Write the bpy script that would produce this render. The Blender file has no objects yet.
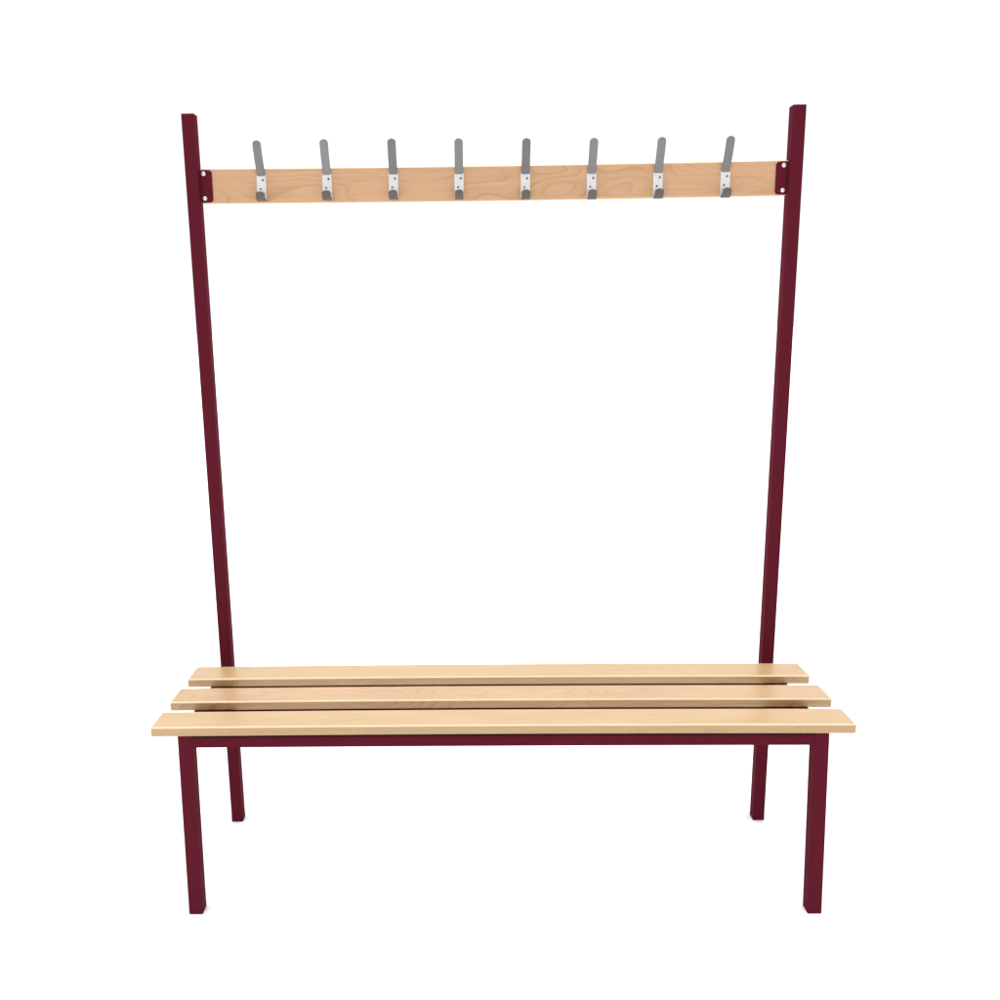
import bpy, bmesh, math
from mathutils import Vector, Matrix

scene = bpy.context.scene
COL = scene.collection
PI = math.pi

# ------------------------------------------------------------------ materials
def new_mat(name):
    m = bpy.data.materials.new(name); m.use_nodes = True
    nt = m.node_tree; b = nt.nodes['Principled BSDF']
    return m, nt, b

def N(nt, kind, **kw):
    n = nt.nodes.new(kind)
    for k, v in kw.items():
        if k in n.inputs: n.inputs[k].default_value = v
        else: setattr(n, k, v)
    return n

def wood(name, light, mid, dark, rough=.34, nicks=False, plane='XY', seed=0.0, figure=1.0, fig_scale=(2.0, 11, 11), rings=13):
    m, nt, b = new_mat(name); L = nt.links.new
    tc = N(nt, 'ShaderNodeTexCoord')
    # growth-ring figure: contour lines of a long smooth noise field -> cathedral arches
    mp = N(nt, 'ShaderNodeMapping'); mp.inputs['Scale'].default_value = fig_scale
    mp.inputs['Location'].default_value = (seed, seed*.7, seed*.3)
    L(tc.outputs['Object'], mp.inputs['Vector'])
    n1 = N(nt, 'ShaderNodeTexNoise', Scale=1.0, Detail=1.2, Roughness=.4); L(mp.outputs[0], n1.inputs['Vector'])
    mul = N(nt, 'ShaderNodeMath', operation='MULTIPLY'); mul.inputs[1].default_value = rings
    L(n1.outputs['Fac'], mul.inputs[0])
    fr = N(nt, 'ShaderNodeMath', operation='FRACT'); L(mul.outputs[0], fr.inputs[0])
    ring = N(nt, 'ShaderNodeValToRGB')
    e = ring.color_ramp.elements; e[0].position = 0; e[0].color = (0,0,0,1); e[1].position = 1; e[1].color = (.15,.15,.15,1)
    k = e.new(.74); k.color = (.35,.35,.35,1); k = e.new(.92); k.color = (1,1,1,1)
    L(fr.outputs[0], ring.inputs[0])
    # ring strength fades in and out along the board
    mp3 = N(nt, 'ShaderNodeMapping'); mp3.inputs['Scale'].default_value = (3.2, 9, 9); L(tc.outputs['Object'], mp3.inputs['Vector'])
    n3 = N(nt, 'ShaderNodeTexNoise', Scale=1.0, Detail=1.0); L(mp3.outputs[0], n3.inputs['Vector'])
    r3 = N(nt, 'ShaderNodeMapRange'); r3.inputs['From Min'].default_value = .38; r3.inputs['From Max'].default_value = .66
    r3.inputs['To Min'].default_value = .15; r3.inputs['To Max'].default_value = figure
    L(n3.outputs['Fac'], r3.inputs['Value'])
    rs = N(nt, 'ShaderNodeMath', operation='MULTIPLY'); L(ring.outputs[0], rs.inputs[0]); L(r3.outputs[0], rs.inputs[1])
    # fine fibres
    mp2 = N(nt, 'ShaderNodeMapping'); mp2.inputs['Scale'].default_value = (7, 210, 210)
    L(tc.outputs['Object'], mp2.inputs['Vector'])
    n2 = N(nt, 'ShaderNodeTexNoise', Scale=1.0, Detail=4.0, Roughness=.6); L(mp2.outputs[0], n2.inputs['Vector'])
    # broad tone drift
    mp4 = N(nt, 'ShaderNodeMapping'); mp4.inputs['Scale'].default_value = (4, 26, 26); L(tc.outputs['Object'], mp4.inputs['Vector'])
    n4 = N(nt, 'ShaderNodeTexNoise', Scale=1.0, Detail=2.0); L(mp4.outputs[0], n4.inputs['Vector'])
    mixA = N(nt, 'ShaderNodeMix', data_type='RGBA'); mixA.inputs[6].default_value = (*light, 1); mixA.inputs[7].default_value = (*mid, 1)
    rA = N(nt, 'ShaderNodeMapRange'); rA.inputs['From Min'].default_value = .3; rA.inputs['From Max'].default_value = .7
    L(n4.outputs['Fac'], rA.inputs['Value']); L(rA.outputs[0], mixA.inputs[0])
    mixB = N(nt, 'ShaderNodeMix', data_type='RGBA'); mixB.inputs[7].default_value = (*dark, 1)
    L(mixA.outputs[2], mixB.inputs[6]); L(rs.outputs[0], mixB.inputs[0])
    mixC = N(nt, 'ShaderNodeMix', data_type='RGBA'); mixC.inputs[7].default_value = (*dark, 1)
    rC = N(nt, 'ShaderNodeMapRange'); rC.inputs['From Min'].default_value = .5; rC.inputs['From Max'].default_value = .8; rC.inputs['To Max'].default_value = .85
    L(n2.outputs['Fac'], rC.inputs['Value']); L(rC.outputs[0], mixC.inputs[0]); L(mixB.outputs[2], mixC.inputs[6])
    last = mixC
    if nicks:   # tiny pits and splinters along the front edge of the front slat
        mp5 = N(nt, 'ShaderNodeMapping'); mp5.inputs['Scale'].default_value = (75, 75, 130); L(tc.outputs['Object'], mp5.inputs['Vector'])
        v = N(nt, 'ShaderNodeTexVoronoi', Scale=1.0); L(mp5.outputs[0], v.inputs['Vector'])
        lt = N(nt, 'ShaderNodeMapRange'); lt.inputs['From Min'].default_value = .16; lt.inputs['From Max'].default_value = .05; L(v.outputs['Distance'], lt.inputs['Value'])
        sx = N(nt, 'ShaderNodeSeparateXYZ'); L(tc.outputs['Object'], sx.inputs[0])
        gx = N(nt, 'ShaderNodeMapRange'); gx.inputs['From Min'].default_value = .0; gx.inputs['From Max'].default_value = .12; L(sx.outputs['X'], gx.inputs['Value'])
        gz = N(nt, 'ShaderNodeMath', operation='LESS_THAN'); gz.inputs[1].default_value = .4475; L(sx.outputs['Z'], gz.inputs[0])
        a1 = N(nt, 'ShaderNodeMath', operation='MULTIPLY'); L(lt.outputs[0], a1.inputs[0]); L(gx.outputs[0], a1.inputs[1])
        a2 = N(nt, 'ShaderNodeMath', operation='MULTIPLY'); L(a1.outputs[0], a2.inputs[0]); L(gz.outputs[0], a2.inputs[1])
        mixD = N(nt, 'ShaderNodeMix', data_type='RGBA'); mixD.inputs[7].default_value = (.12,.07,.04,1)
        L(mixC.outputs[2], mixD.inputs[6]); L(a2.outputs[0], mixD.inputs[0]); last = mixD
    L(last.outputs[2], b.inputs['Base Color'])
    b.inputs['Roughness'].default_value = rough
    b.inputs['Coat Weight'].default_value = .8; b.inputs['Coat Roughness'].default_value = .34; b.inputs['Specular IOR Level'].default_value = .3
    bp = N(nt, 'ShaderNodeBump'); bp.inputs['Strength'].default_value = .12; bp.inputs['Distance'].default_value = .0006
    L(n2.outputs['Fac'], bp.inputs['Height']); L(bp.outputs[0], b.inputs['Normal'])
    return m

def paint(name, col, rough=.5, metallic=0.0, var=.08, spec=.5, bump=.05, scale=60, tone=0):
    m, nt, b = new_mat(name); L = nt.links.new
    tc = N(nt, 'ShaderNodeTexCoord')
    n = N(nt, 'ShaderNodeTexNoise', Scale=scale*.1, Detail=3.0); L(tc.outputs['Object'], n.inputs['Vector'])
    mx = N(nt, 'ShaderNodeMix', data_type='RGBA')
    mx.inputs[6].default_value = (*[c*(1-var) for c in col], 1); mx.inputs[7].default_value = (*[min(1,c*(1+var)) for c in col], 1)
    L(n.outputs['Fac'], mx.inputs[0])
    if tone:      # each copy a little lighter or darker
        oi = N(nt, 'ShaderNodeObjectInfo'); hs = N(nt, 'ShaderNodeHueSaturation'); mr = N(nt, 'ShaderNodeMapRange')
        mr.inputs['To Min'].default_value = 1-tone; mr.inputs['To Max'].default_value = 1+tone
        L(oi.outputs['Random'], mr.inputs['Value']); L(mr.outputs[0], hs.inputs['Value']); L(mx.outputs[2], hs.inputs['Color']); L(hs.outputs[0], b.inputs['Base Color'])
    else: L(mx.outputs[2], b.inputs['Base Color'])
    n2 = N(nt, 'ShaderNodeTexNoise', Scale=scale*14, Detail=2.0); L(tc.outputs['Object'], n2.inputs['Vector'])
    bp = N(nt, 'ShaderNodeBump'); bp.inputs['Strength'].default_value = bump; bp.inputs['Distance'].default_value = .0004
    L(n2.outputs['Fac'], bp.inputs['Height']); L(bp.outputs[0], b.inputs['Normal'])
    b.inputs['Roughness'].default_value = rough; b.inputs['Metallic'].default_value = metallic
    b.inputs['Specular IOR Level'].default_value = spec
    return m

M_slat  = wood('varnished_beech', (0.427, 0.274, 0.130), (0.397, 0.251, 0.112), (0.350, 0.206, 0.086), seed=3.1, figure=.8)
M_slatF = wood('varnished_beech_front', (0.435, 0.281, 0.135), (0.404, 0.257, 0.119), (0.358, 0.213, 0.093), seed=8.4, nicks=True, figure=.6)
M_slatM = wood('varnished_beech_middle', (0.436, 0.276, 0.134), (0.397, 0.244, 0.114), (0.335, 0.189, 0.081), seed=14.9, figure=1.2, fig_scale=(3.2, 11, 11), rings=15)
M_rail  = wood('varnished_beech_rail', (0.543, 0.323, 0.179), (0.512, 0.300, 0.161), (0.402, 0.218, 0.108), rough=.45, seed=21.7, figure=1.0, fig_scale=(3.6, 6, 11), rings=14)
M_edge = wood('beech_edge_highlight', (.62,.47,.30), (.60,.45,.28), (.53,.38,.22), rough=.5, seed=5.5, figure=.3)  # lighter beech colour standing in for the highlight along board edges
M_paint = paint('maroon_powder_coat', (.091,.0098,.0195), rough=.6, spec=.01, var=.05)
M_plate = paint('bright_zinc', (.82,.82,.84), rough=.35, metallic=.6, var=.03)
M_prong = paint('satin_grey_metal', (.18,.18,.18), rough=.5, metallic=.3, tone=.16, var=.1, spec=.3)
M_lower = paint('brownish_grey_metal', (.105,.092,.083), rough=.5, metallic=.3, var=.1, spec=.3)  # lower prongs: darker, browner grey than the upper ones
M_screw = paint('white_metal_screw', (.66,.66,.68), rough=.3, metallic=.5, var=.05)
M_dark  = paint('dark_socket', (.03,.03,.035), rough=.6, var=.1)
M_shadow_line = paint('black_shadow_line', (.008,.008,.012), rough=.8, spec=.1, var=.1)  # near-black for the painted shadow line below the front slat
M_floor = paint('white_studio_floor', (.88,.88,.88), rough=.9, var=.01, spec=.1, bump=.02)

# ------------------------------------------------------------------ helpers
def link(name, bm, m, parent=None, mats=None):
    bmesh.ops.recalc_face_normals(bm, faces=bm.faces)
    me = bpy.data.meshes.new(name); bm.to_mesh(me); bm.free()
    o = bpy.data.objects.new(name, me); COL.objects.link(o)
    for mm in (mats or [m]): me.materials.append(mm)
    if parent: o.parent = parent
    return o

def rrect(hw, hd, r, seg=4):
    pts = []
    for (sx, sy, a0) in ((1,1,0), (-1,1,PI/2), (-1,-1,PI), (1,-1,1.5*PI)):
        for i in range(seg+1):
            a = a0 + PI/2*i/seg
            pts.append((sx*(hw-r)+r*math.cos(a), sy*(hd-r)+r*math.sin(a)))
    return pts

def rod(w, d, length, r, e, mapf, nseg=1, seg=4, eseg=3):
    """rounded-rectangle bar, w x d, lofted along its length with rounded ends, mapped to space by mapf(p, q, s)."""
    st = []
    for i in range(eseg+1):
        a = PI/2*i/eseg; st.append((e*(1-math.sin(a)), e*(1-math.cos(a))))
    st = [(s, ins) for (ins, s) in [(x[0], x[1]) for x in st]]
    st = [(e*(1-math.cos(PI/2*i/eseg)), e*(1-math.sin(PI/2*i/eseg))) for i in range(eseg+1)]   # (s, inset)
    mid = [(e + (length-2*e)*i/nseg, 0) for i in range(1, nseg)]
    st = st + mid + [(length-s, ins) for (s, ins) in reversed(st)]
    bm = bmesh.new(); rings = []
    for (s, ins) in st:
        rr = max(r-ins, .0002)
        rings.append([bm.verts.new(mapf(p, q, s)) for (p, q) in rrect(w/2-ins, d/2-ins, rr, seg)])
    n = len(rings[0])
    for a, b in zip(rings, rings[1:]):
        for i in range(n): bm.faces.new((a[i], a[(i+1)%n], b[(i+1)%n], b[i]))
    bm.faces.new(rings[0]); bm.faces.new(list(reversed(rings[-1])))
    return bm

def highlight_edges(bm):
    # paints an edge highlight: paler wood colour on the rounded upper arrises
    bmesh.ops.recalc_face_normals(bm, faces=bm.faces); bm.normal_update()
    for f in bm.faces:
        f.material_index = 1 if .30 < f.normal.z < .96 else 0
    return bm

def dome(bm, c, r, h, axis=Vector((0,-1,0)), seg=16, rings=4):
    u = Vector((1,0,0)); v = axis.cross(u)
    prev = None
    for j in range(rings+1):
        a = PI/2*j/rings; rr = r*math.cos(a); hh = h*math.sin(a)
        if j == rings: ring = [bm.verts.new(c+axis*h)]
        else: ring = [bm.verts.new(c+axis*hh+u*rr*math.cos(2*PI*i/seg)+v*rr*math.sin(2*PI*i/seg)) for i in range(seg)]
        if prev:
            for i in range(seg):
                if len(ring) == 1: bm.faces.new((prev[i], prev[(i+1)%seg], ring[0]))
                else: bm.faces.new((prev[i], prev[(i+1)%seg], ring[(i+1)%seg], ring[i]))
        else: bm.faces.new(ring)
        prev = ring

def strip(path, width, th, tipr):
    """bent flat metal strip: path of (y, z) from root to tip, rounded tip (radius tipr), width along X."""
    P = [Vector((0, y, z)) for y, z in path]
    bm = bmesh.new()
    # arc length; refine the tip
    out = []
    for a, b in zip(P, P[1:]):
        k = 3
        for i in range(k): out.append(a.lerp(b, i/k))
    # tip rounding samples
    last, prev = P[-1], P[-2]
    d = (last-prev).normalized(); base = last - d*tipr
    out = [q for q in out if (q-last).length > tipr+.0005 or (q-last).dot(d) < -tipr-.0005]
    samp = [(q, width/2) for q in out]
    for i in range(7):
        a = PI/2*i/6; hw = width/2*math.cos(a) if i < 6 else width*.06
        samp.append((base + d*tipr*math.sin(a), max(hw, width*.06)))
    rings = []
    for i, (q, hw) in enumerate(samp):
        t = (samp[min(i+1, len(samp)-1)][0] - samp[max(i-1, 0)][0]).normalized()
        nrm = Vector((1,0,0)).cross(t)
        c = th*.3
        prof = [(-hw, -th/2+c), (-hw+c, -th/2), (hw-c, -th/2), (hw, -th/2+c), (hw, th/2-c), (hw-c, th/2), (-hw+c, th/2), (-hw, th/2-c)]
        rings.append([bm.verts.new(q + Vector((x,0,0)) + nrm*z) for x, z in prof])
    for a, b in zip(rings, rings[1:]):
        for i in range(8): bm.faces.new((a[i], a[(i+1)%8], b[(i+1)%8], b[i]))
    bm.faces.new(rings[0]); bm.faces.new(list(reversed(rings[-1])))
    for f in bm.faces: f.smooth = False
    return bm

# ------------------------------------------------------------------ dimensions (metres)
A, T = .70, .0298           # half width over the frame, tube size
D, H, HR = .371, 1.762, .3995
TF = .0312                  # front legs
L_S, TH = .7492, .0219      # slat half length, thickness
ZS = .4509
Z_TOP = ZS - TH             # top of frame

root = bpy.data.objects.new('cloakroom_bench', None); COL.objects.link(root)
root['label'] = 'maroon steel cloakroom bench with three beech seat slats and eight coat hooks'
root['category'] = 'bench'

def upright(name, side, x_bot, x_top, y0, z1, t):
    # side -1: outer face at x; side +1: outer face at x
    xc0 = side*A + x_bot - side*t/2; xc1 = side*A + x_top - side*t/2
    f = lambda p, q, s: (p + xc0 + (xc1-xc0)*s/z1, y0 + t/2 + q, s)
    return link(name, rod(t, t, z1, .0028, .0007, f, nseg=4), M_paint, root)

upright('leg', -1, .0021, .0066, 0, Z_TOP-.0005, TF)
upright('leg',  1, .0068, -.0045, 0, Z_TOP-.0005, TF)
upright('post', -1, .0014, -.0075, D, 1.7643, T)
upright('post',  1, .0029,  .0026, D, 1.7603, T)

CR = .0026
def crown(x): return CR*(1-(x/L_S)**2)

# frame tubes under the seat
xa, xb = -A + TF + .0062, A - TF - .0035
link('front_tube', rod(T-.001, T-.0042, xb-xa, .0026, .0003, lambda p, q, s: (xa+s, .0015+T/2+p, HR-.0016+T/2+q+CR*.5*(1-((xa+s)/A)**2)), nseg=24), M_paint, root)
link('shadow_strip', rod(.024, .0040, xb-xa-.012, .0006, .0003, lambda p, q, s: (xa+.006+s, .0015+.0133+p, Z_TOP-.0024+q+CR*.7*(1-((xa+s)/A)**2)), nseg=24), M_shadow_line, root)  # added dark strip, stands in for the shadow under the front slat
link('back_tube', rod(T-.001, T-.001, 2*(A-T)-.006, .0026, .0003, lambda p, q, s: (-A+T+.002+s, D+.0005+T/2+p, .372+T/2+q), nseg=2), M_paint, root)
for s_ in (-1, 1):
    dx = .004 if s_ < 0 else -.001
    link('side_tube', rod(T-.001, T-.001, D-TF-.0004, .0026, .0003, lambda p, q, s: (s_*(A-T/2-.0004)+dx+p*1.0, TF+.0002+s, HR+T/2+q), nseg=2), M_paint, root)
    # flat fixing straps under the slats, inside the side tubes
    xi = s_*(A-T-.018)+dx
    link('fixing_strap', rod(.030, .004, D-.075, .0012, .0004, lambda p, q, s: (xi+p, .038+s, Z_TOP-.0035+q), nseg=2), M_paint, root)
    xj = s_*(A-T-.053)+dx
    link('fixing_strap', rod(.026, .004, .13, .0012, .0004, lambda p, q, s: (xj+p, .032+s, Z_TOP-.0035+q), nseg=2), M_paint, root)

# long flat bars added beneath the gaps to make them read dark
for yb in (.142, .272):
    link('gap_dark_bar', rod(.050, .004, 2*(A-T)-.012, .0012, .0004, lambda p, q, s: (-A+T+.006+s, yb+p, Z_TOP-.0085+q), nseg=2), M_paint, root)
# seat slats
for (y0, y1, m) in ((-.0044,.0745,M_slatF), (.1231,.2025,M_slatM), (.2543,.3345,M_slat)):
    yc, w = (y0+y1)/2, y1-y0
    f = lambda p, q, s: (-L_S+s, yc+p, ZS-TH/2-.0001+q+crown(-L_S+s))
    link('seat_slat', highlight_edges(rod(w, TH, 2*L_S, .0042, .0042, f, nseg=30, seg=6, eseg=5)), None, root, mats=[m, M_edge])

# coat rail
YR, ZR0, ZR1 = .3847, 1.5684, 1.6455
xl, xr = -A + T - .0055, A - T + .0035
def sag(x): return -.0026*(1-(x/.67)**2) + .0002 - .0013*x/.67
rail = link('coat_rail', highlight_edges(rod(.0185, ZR1-ZR0, xr-xl, .0034, .0006,
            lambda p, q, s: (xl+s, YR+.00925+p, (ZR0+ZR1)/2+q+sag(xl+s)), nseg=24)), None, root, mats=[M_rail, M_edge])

# welded end brackets with two domed screws each
def bracket(side):
    w, h, r = (.0305 if side < 0 else .0290), .0715, .0075
    x_in = xl-.0035 if side < 0 else xr+.001
    bm = bmesh.new(); zc = 1.6062 - side*.0012
    pts = [(0, -h/2), (w-r, -h/2)]
    for i in range(1, 7): a = -PI/2 + PI/2*i/6; pts.append((w-r+r*math.cos(a), -h/2+r+r*math.sin(a)))
    for i in range(0, 7): a = PI/2*i/6; pts.append((w-r+r*math.cos(a), h/2-r+r*math.sin(a)))
    pts.append((0, h/2))
    lay = []
    for (yy, ins) in ((YR-.0002, 0), (YR-.0026, 0), (YR-.0032, .0006)):
        lay.append([bm.verts.new((x_in - side*(x-ins if x > .01 else x), yy, zc + z*(1-ins/.035))) for x, z in pts])
    n = len(pts)
    for a, b in zip(lay, lay[1:]):
        for i in range(n): bm.faces.new((a[i], a[(i+1)%n], b[(i+1)%n], b[i]))
    bm.faces.new(lay[0]); bm.faces.new(list(reversed(lay[-1])))
    br = link('mounting_bracket', bm, M_paint, root)
    for (xo, z) in ((.0120, zc+.0275), (.0120, zc-.0270)):
        b2 = bmesh.new(); c = Vector((x_in - side*xo, YR-.0032, z)); dome(b2, c, .0053, .0028)
        k = len(b2.faces)
        dome(b2, c+Vector((0,-.0024,0)), .0013, .0006, seg=6, rings=2)
        b2.faces.ensure_lookup_table()
        for i, fc in enumerate(b2.faces):
            fc.material_index = 1 if i >= k else 0; fc.smooth = i < k
        link('screw', b2, None, br, mats=[M_screw, M_grey])
M_grey = paint('grey_socket', (.30,.30,.31), rough=.5)
bracket(-1); bracket(1)

# ------------------------------------------------------------------ coat hooks
PWD = .0215
def make_hook():
    # back plate: 21 mm wide, local origin at the plate's centre on the rail face
    bm = rod(PWD, .0028, .0555, .0008, .0006, lambda p, q, s: (p, -.0015+q, -.0285+s), nseg=1)
    hk = link('coat_hook', bm, M_plate, root)
    up = strip([(-.0016,.0245),(-.0024,.028),(-.0055,.035),(-.0115,.045),(-.0200,.0600),(-.0275,.0770),(-.0315,.0885),(-.034,.0965)], .0192, .0034, .0080)
    link('upper_prong', up, M_prong, hk)
    lo = strip([(-.0016,-.0265),(-.004,-.0300),(-.009,-.0315),(-.0145,-.0305),(-.019,-.027),(-.0215,-.021),(-.0235,-.0122)], .0200, .0034, .0060)
    link('lower_prong', lo, M_lower, hk)
    b2 = bmesh.new(); c = Vector((.0036,-.0029,.0150)); dome(b2, c, .0030, .0014, seg=12)
    k = len(b2.faces); dome(b2, c+Vector((.0003,-.0011,.0002)), .0020, .0005, seg=8, rings=2)
    b2.faces.ensure_lookup_table()
    for i, fc in enumerate(b2.faces): fc.material_index = 1 if i >= k else 0
    link('screw', b2, None, hk, mats=[M_grey, M_dark])
    b3 = bmesh.new(); dome(b3, Vector((-.0026,-.0029,-.0042)), .0023, .0006, seg=12)
    link('screw', b3, M_dark, hk)
    return hk

HOOKS = [(-.5342,1.6282),(-.3821,1.6284),(-.2291,1.6272),(-.0779,1.6252),(.0745,1.6230),(.2259,1.6211),(.3777,1.6205),(.5310,1.6203)]   # hand-fitted, not quite level
hook0 = make_hook(); kids = list(hook0.children)
for i, (x, zt) in enumerate(HOOKS):
    if i == 0: h = hook0
    else:
        h = hook0.copy(); COL.objects.link(h); h.parent = root
        for c in kids:
            cc = c.copy(); COL.objects.link(cc); cc.parent = h
    h.location = (x, YR-.0003, zt-.0245)

# ------------------------------------------------------------------ setting
bm = bmesh.new()
vs = [bm.verts.new(v) for v in ((-60,-30,0),(60,-30,0),(60,90,0),(-60,90,0))]; bm.faces.new(vs)
fl = link('floor', bm, M_floor); fl['kind'] = 'structure'

w = bpy.data.worlds.new('World'); scene.world = w; w.use_nodes = True
nt = w.node_tree; bg = nt.nodes['Background']; bg.inputs[1].default_value = 1.0
# world light shaped by direction: white behind, boosted overhead, dimmed on the near side
tc = nt.nodes.new('ShaderNodeTexCoord'); sp = nt.nodes.new('ShaderNodeSeparateXYZ'); nt.links.new(tc.outputs['Generated'], sp.inputs[0])
mb = nt.nodes.new('ShaderNodeMapRange'); mb.interpolation_type = 'SMOOTHSTEP'
mb.inputs['From Min'].default_value = -.55; mb.inputs['From Max'].default_value = .05; mb.inputs['To Min'].default_value = .47; mb.inputs['To Max'].default_value = 1.15
nt.links.new(sp.outputs['Y'], mb.inputs['Value'])
mu = nt.nodes.new('ShaderNodeMapRange'); mu.interpolation_type = 'SMOOTHSTEP'
mu.inputs['From Min'].default_value = .6; mu.inputs['From Max'].default_value = .92; mu.inputs['To Min'].default_value = 0; mu.inputs['To Max'].default_value = 2.3
nt.links.new(sp.outputs['Z'], mu.inputs['Value'])
ad = nt.nodes.new('ShaderNodeMath'); ad.operation = 'ADD'
nt.links.new(mb.outputs[0], ad.inputs[0]); nt.links.new(mu.outputs[0], ad.inputs[1]); nt.links.new(ad.outputs[0], bg.inputs[0])

ld = bpy.data.lights.new('overhead_light', 'SUN'); ld.energy = .9; ld.angle = math.radians(42); ld.color = (1,.985,.96)
lo = bpy.data.objects.new('overhead_light', ld); COL.objects.link(lo)
lo.location = (0, -.5, 5); lo.rotation_euler = (math.radians(22), math.radians(-12), 0)

# ------------------------------------------------------------------ camera
yaw, pitch, roll = .0191, -.1926, -.0136
z = Vector((0,0,1))
r0 = Vector((math.cos(yaw), math.sin(yaw), 0)); f0 = Vector((-math.sin(yaw), math.cos(yaw), 0))
fwd = f0*math.cos(pitch) + z*math.sin(pitch); up0 = -f0*math.sin(pitch) + z*math.cos(pitch)
rt = r0*math.cos(roll) + up0*math.sin(roll); up = -r0*math.sin(roll) + up0*math.cos(roll)
cd = bpy.data.cameras.new('camera'); cam = bpy.data.objects.new('camera', cd); COL.objects.link(cam)
mt = Matrix((rt, up, -fwd)).transposed().to_4x4(); mt.translation = Vector((-.0661, -1.7507, 1.2992))
cam.matrix_world = mt
cd.sensor_width = 36; cd.lens = 36*.88464
cd.shift_x = (500-450.73)/1000; cd.shift_y = -(500-491.44)/1000
cd.clip_start = .05; cd.clip_end = 500
scene.camera = cam

scene.render.engine = 'CYCLES'
scene.view_settings.view_transform = 'Standard'; scene.view_settings.look = 'None'
scene.view_settings.exposure = 0; scene.view_settings.gamma = 1
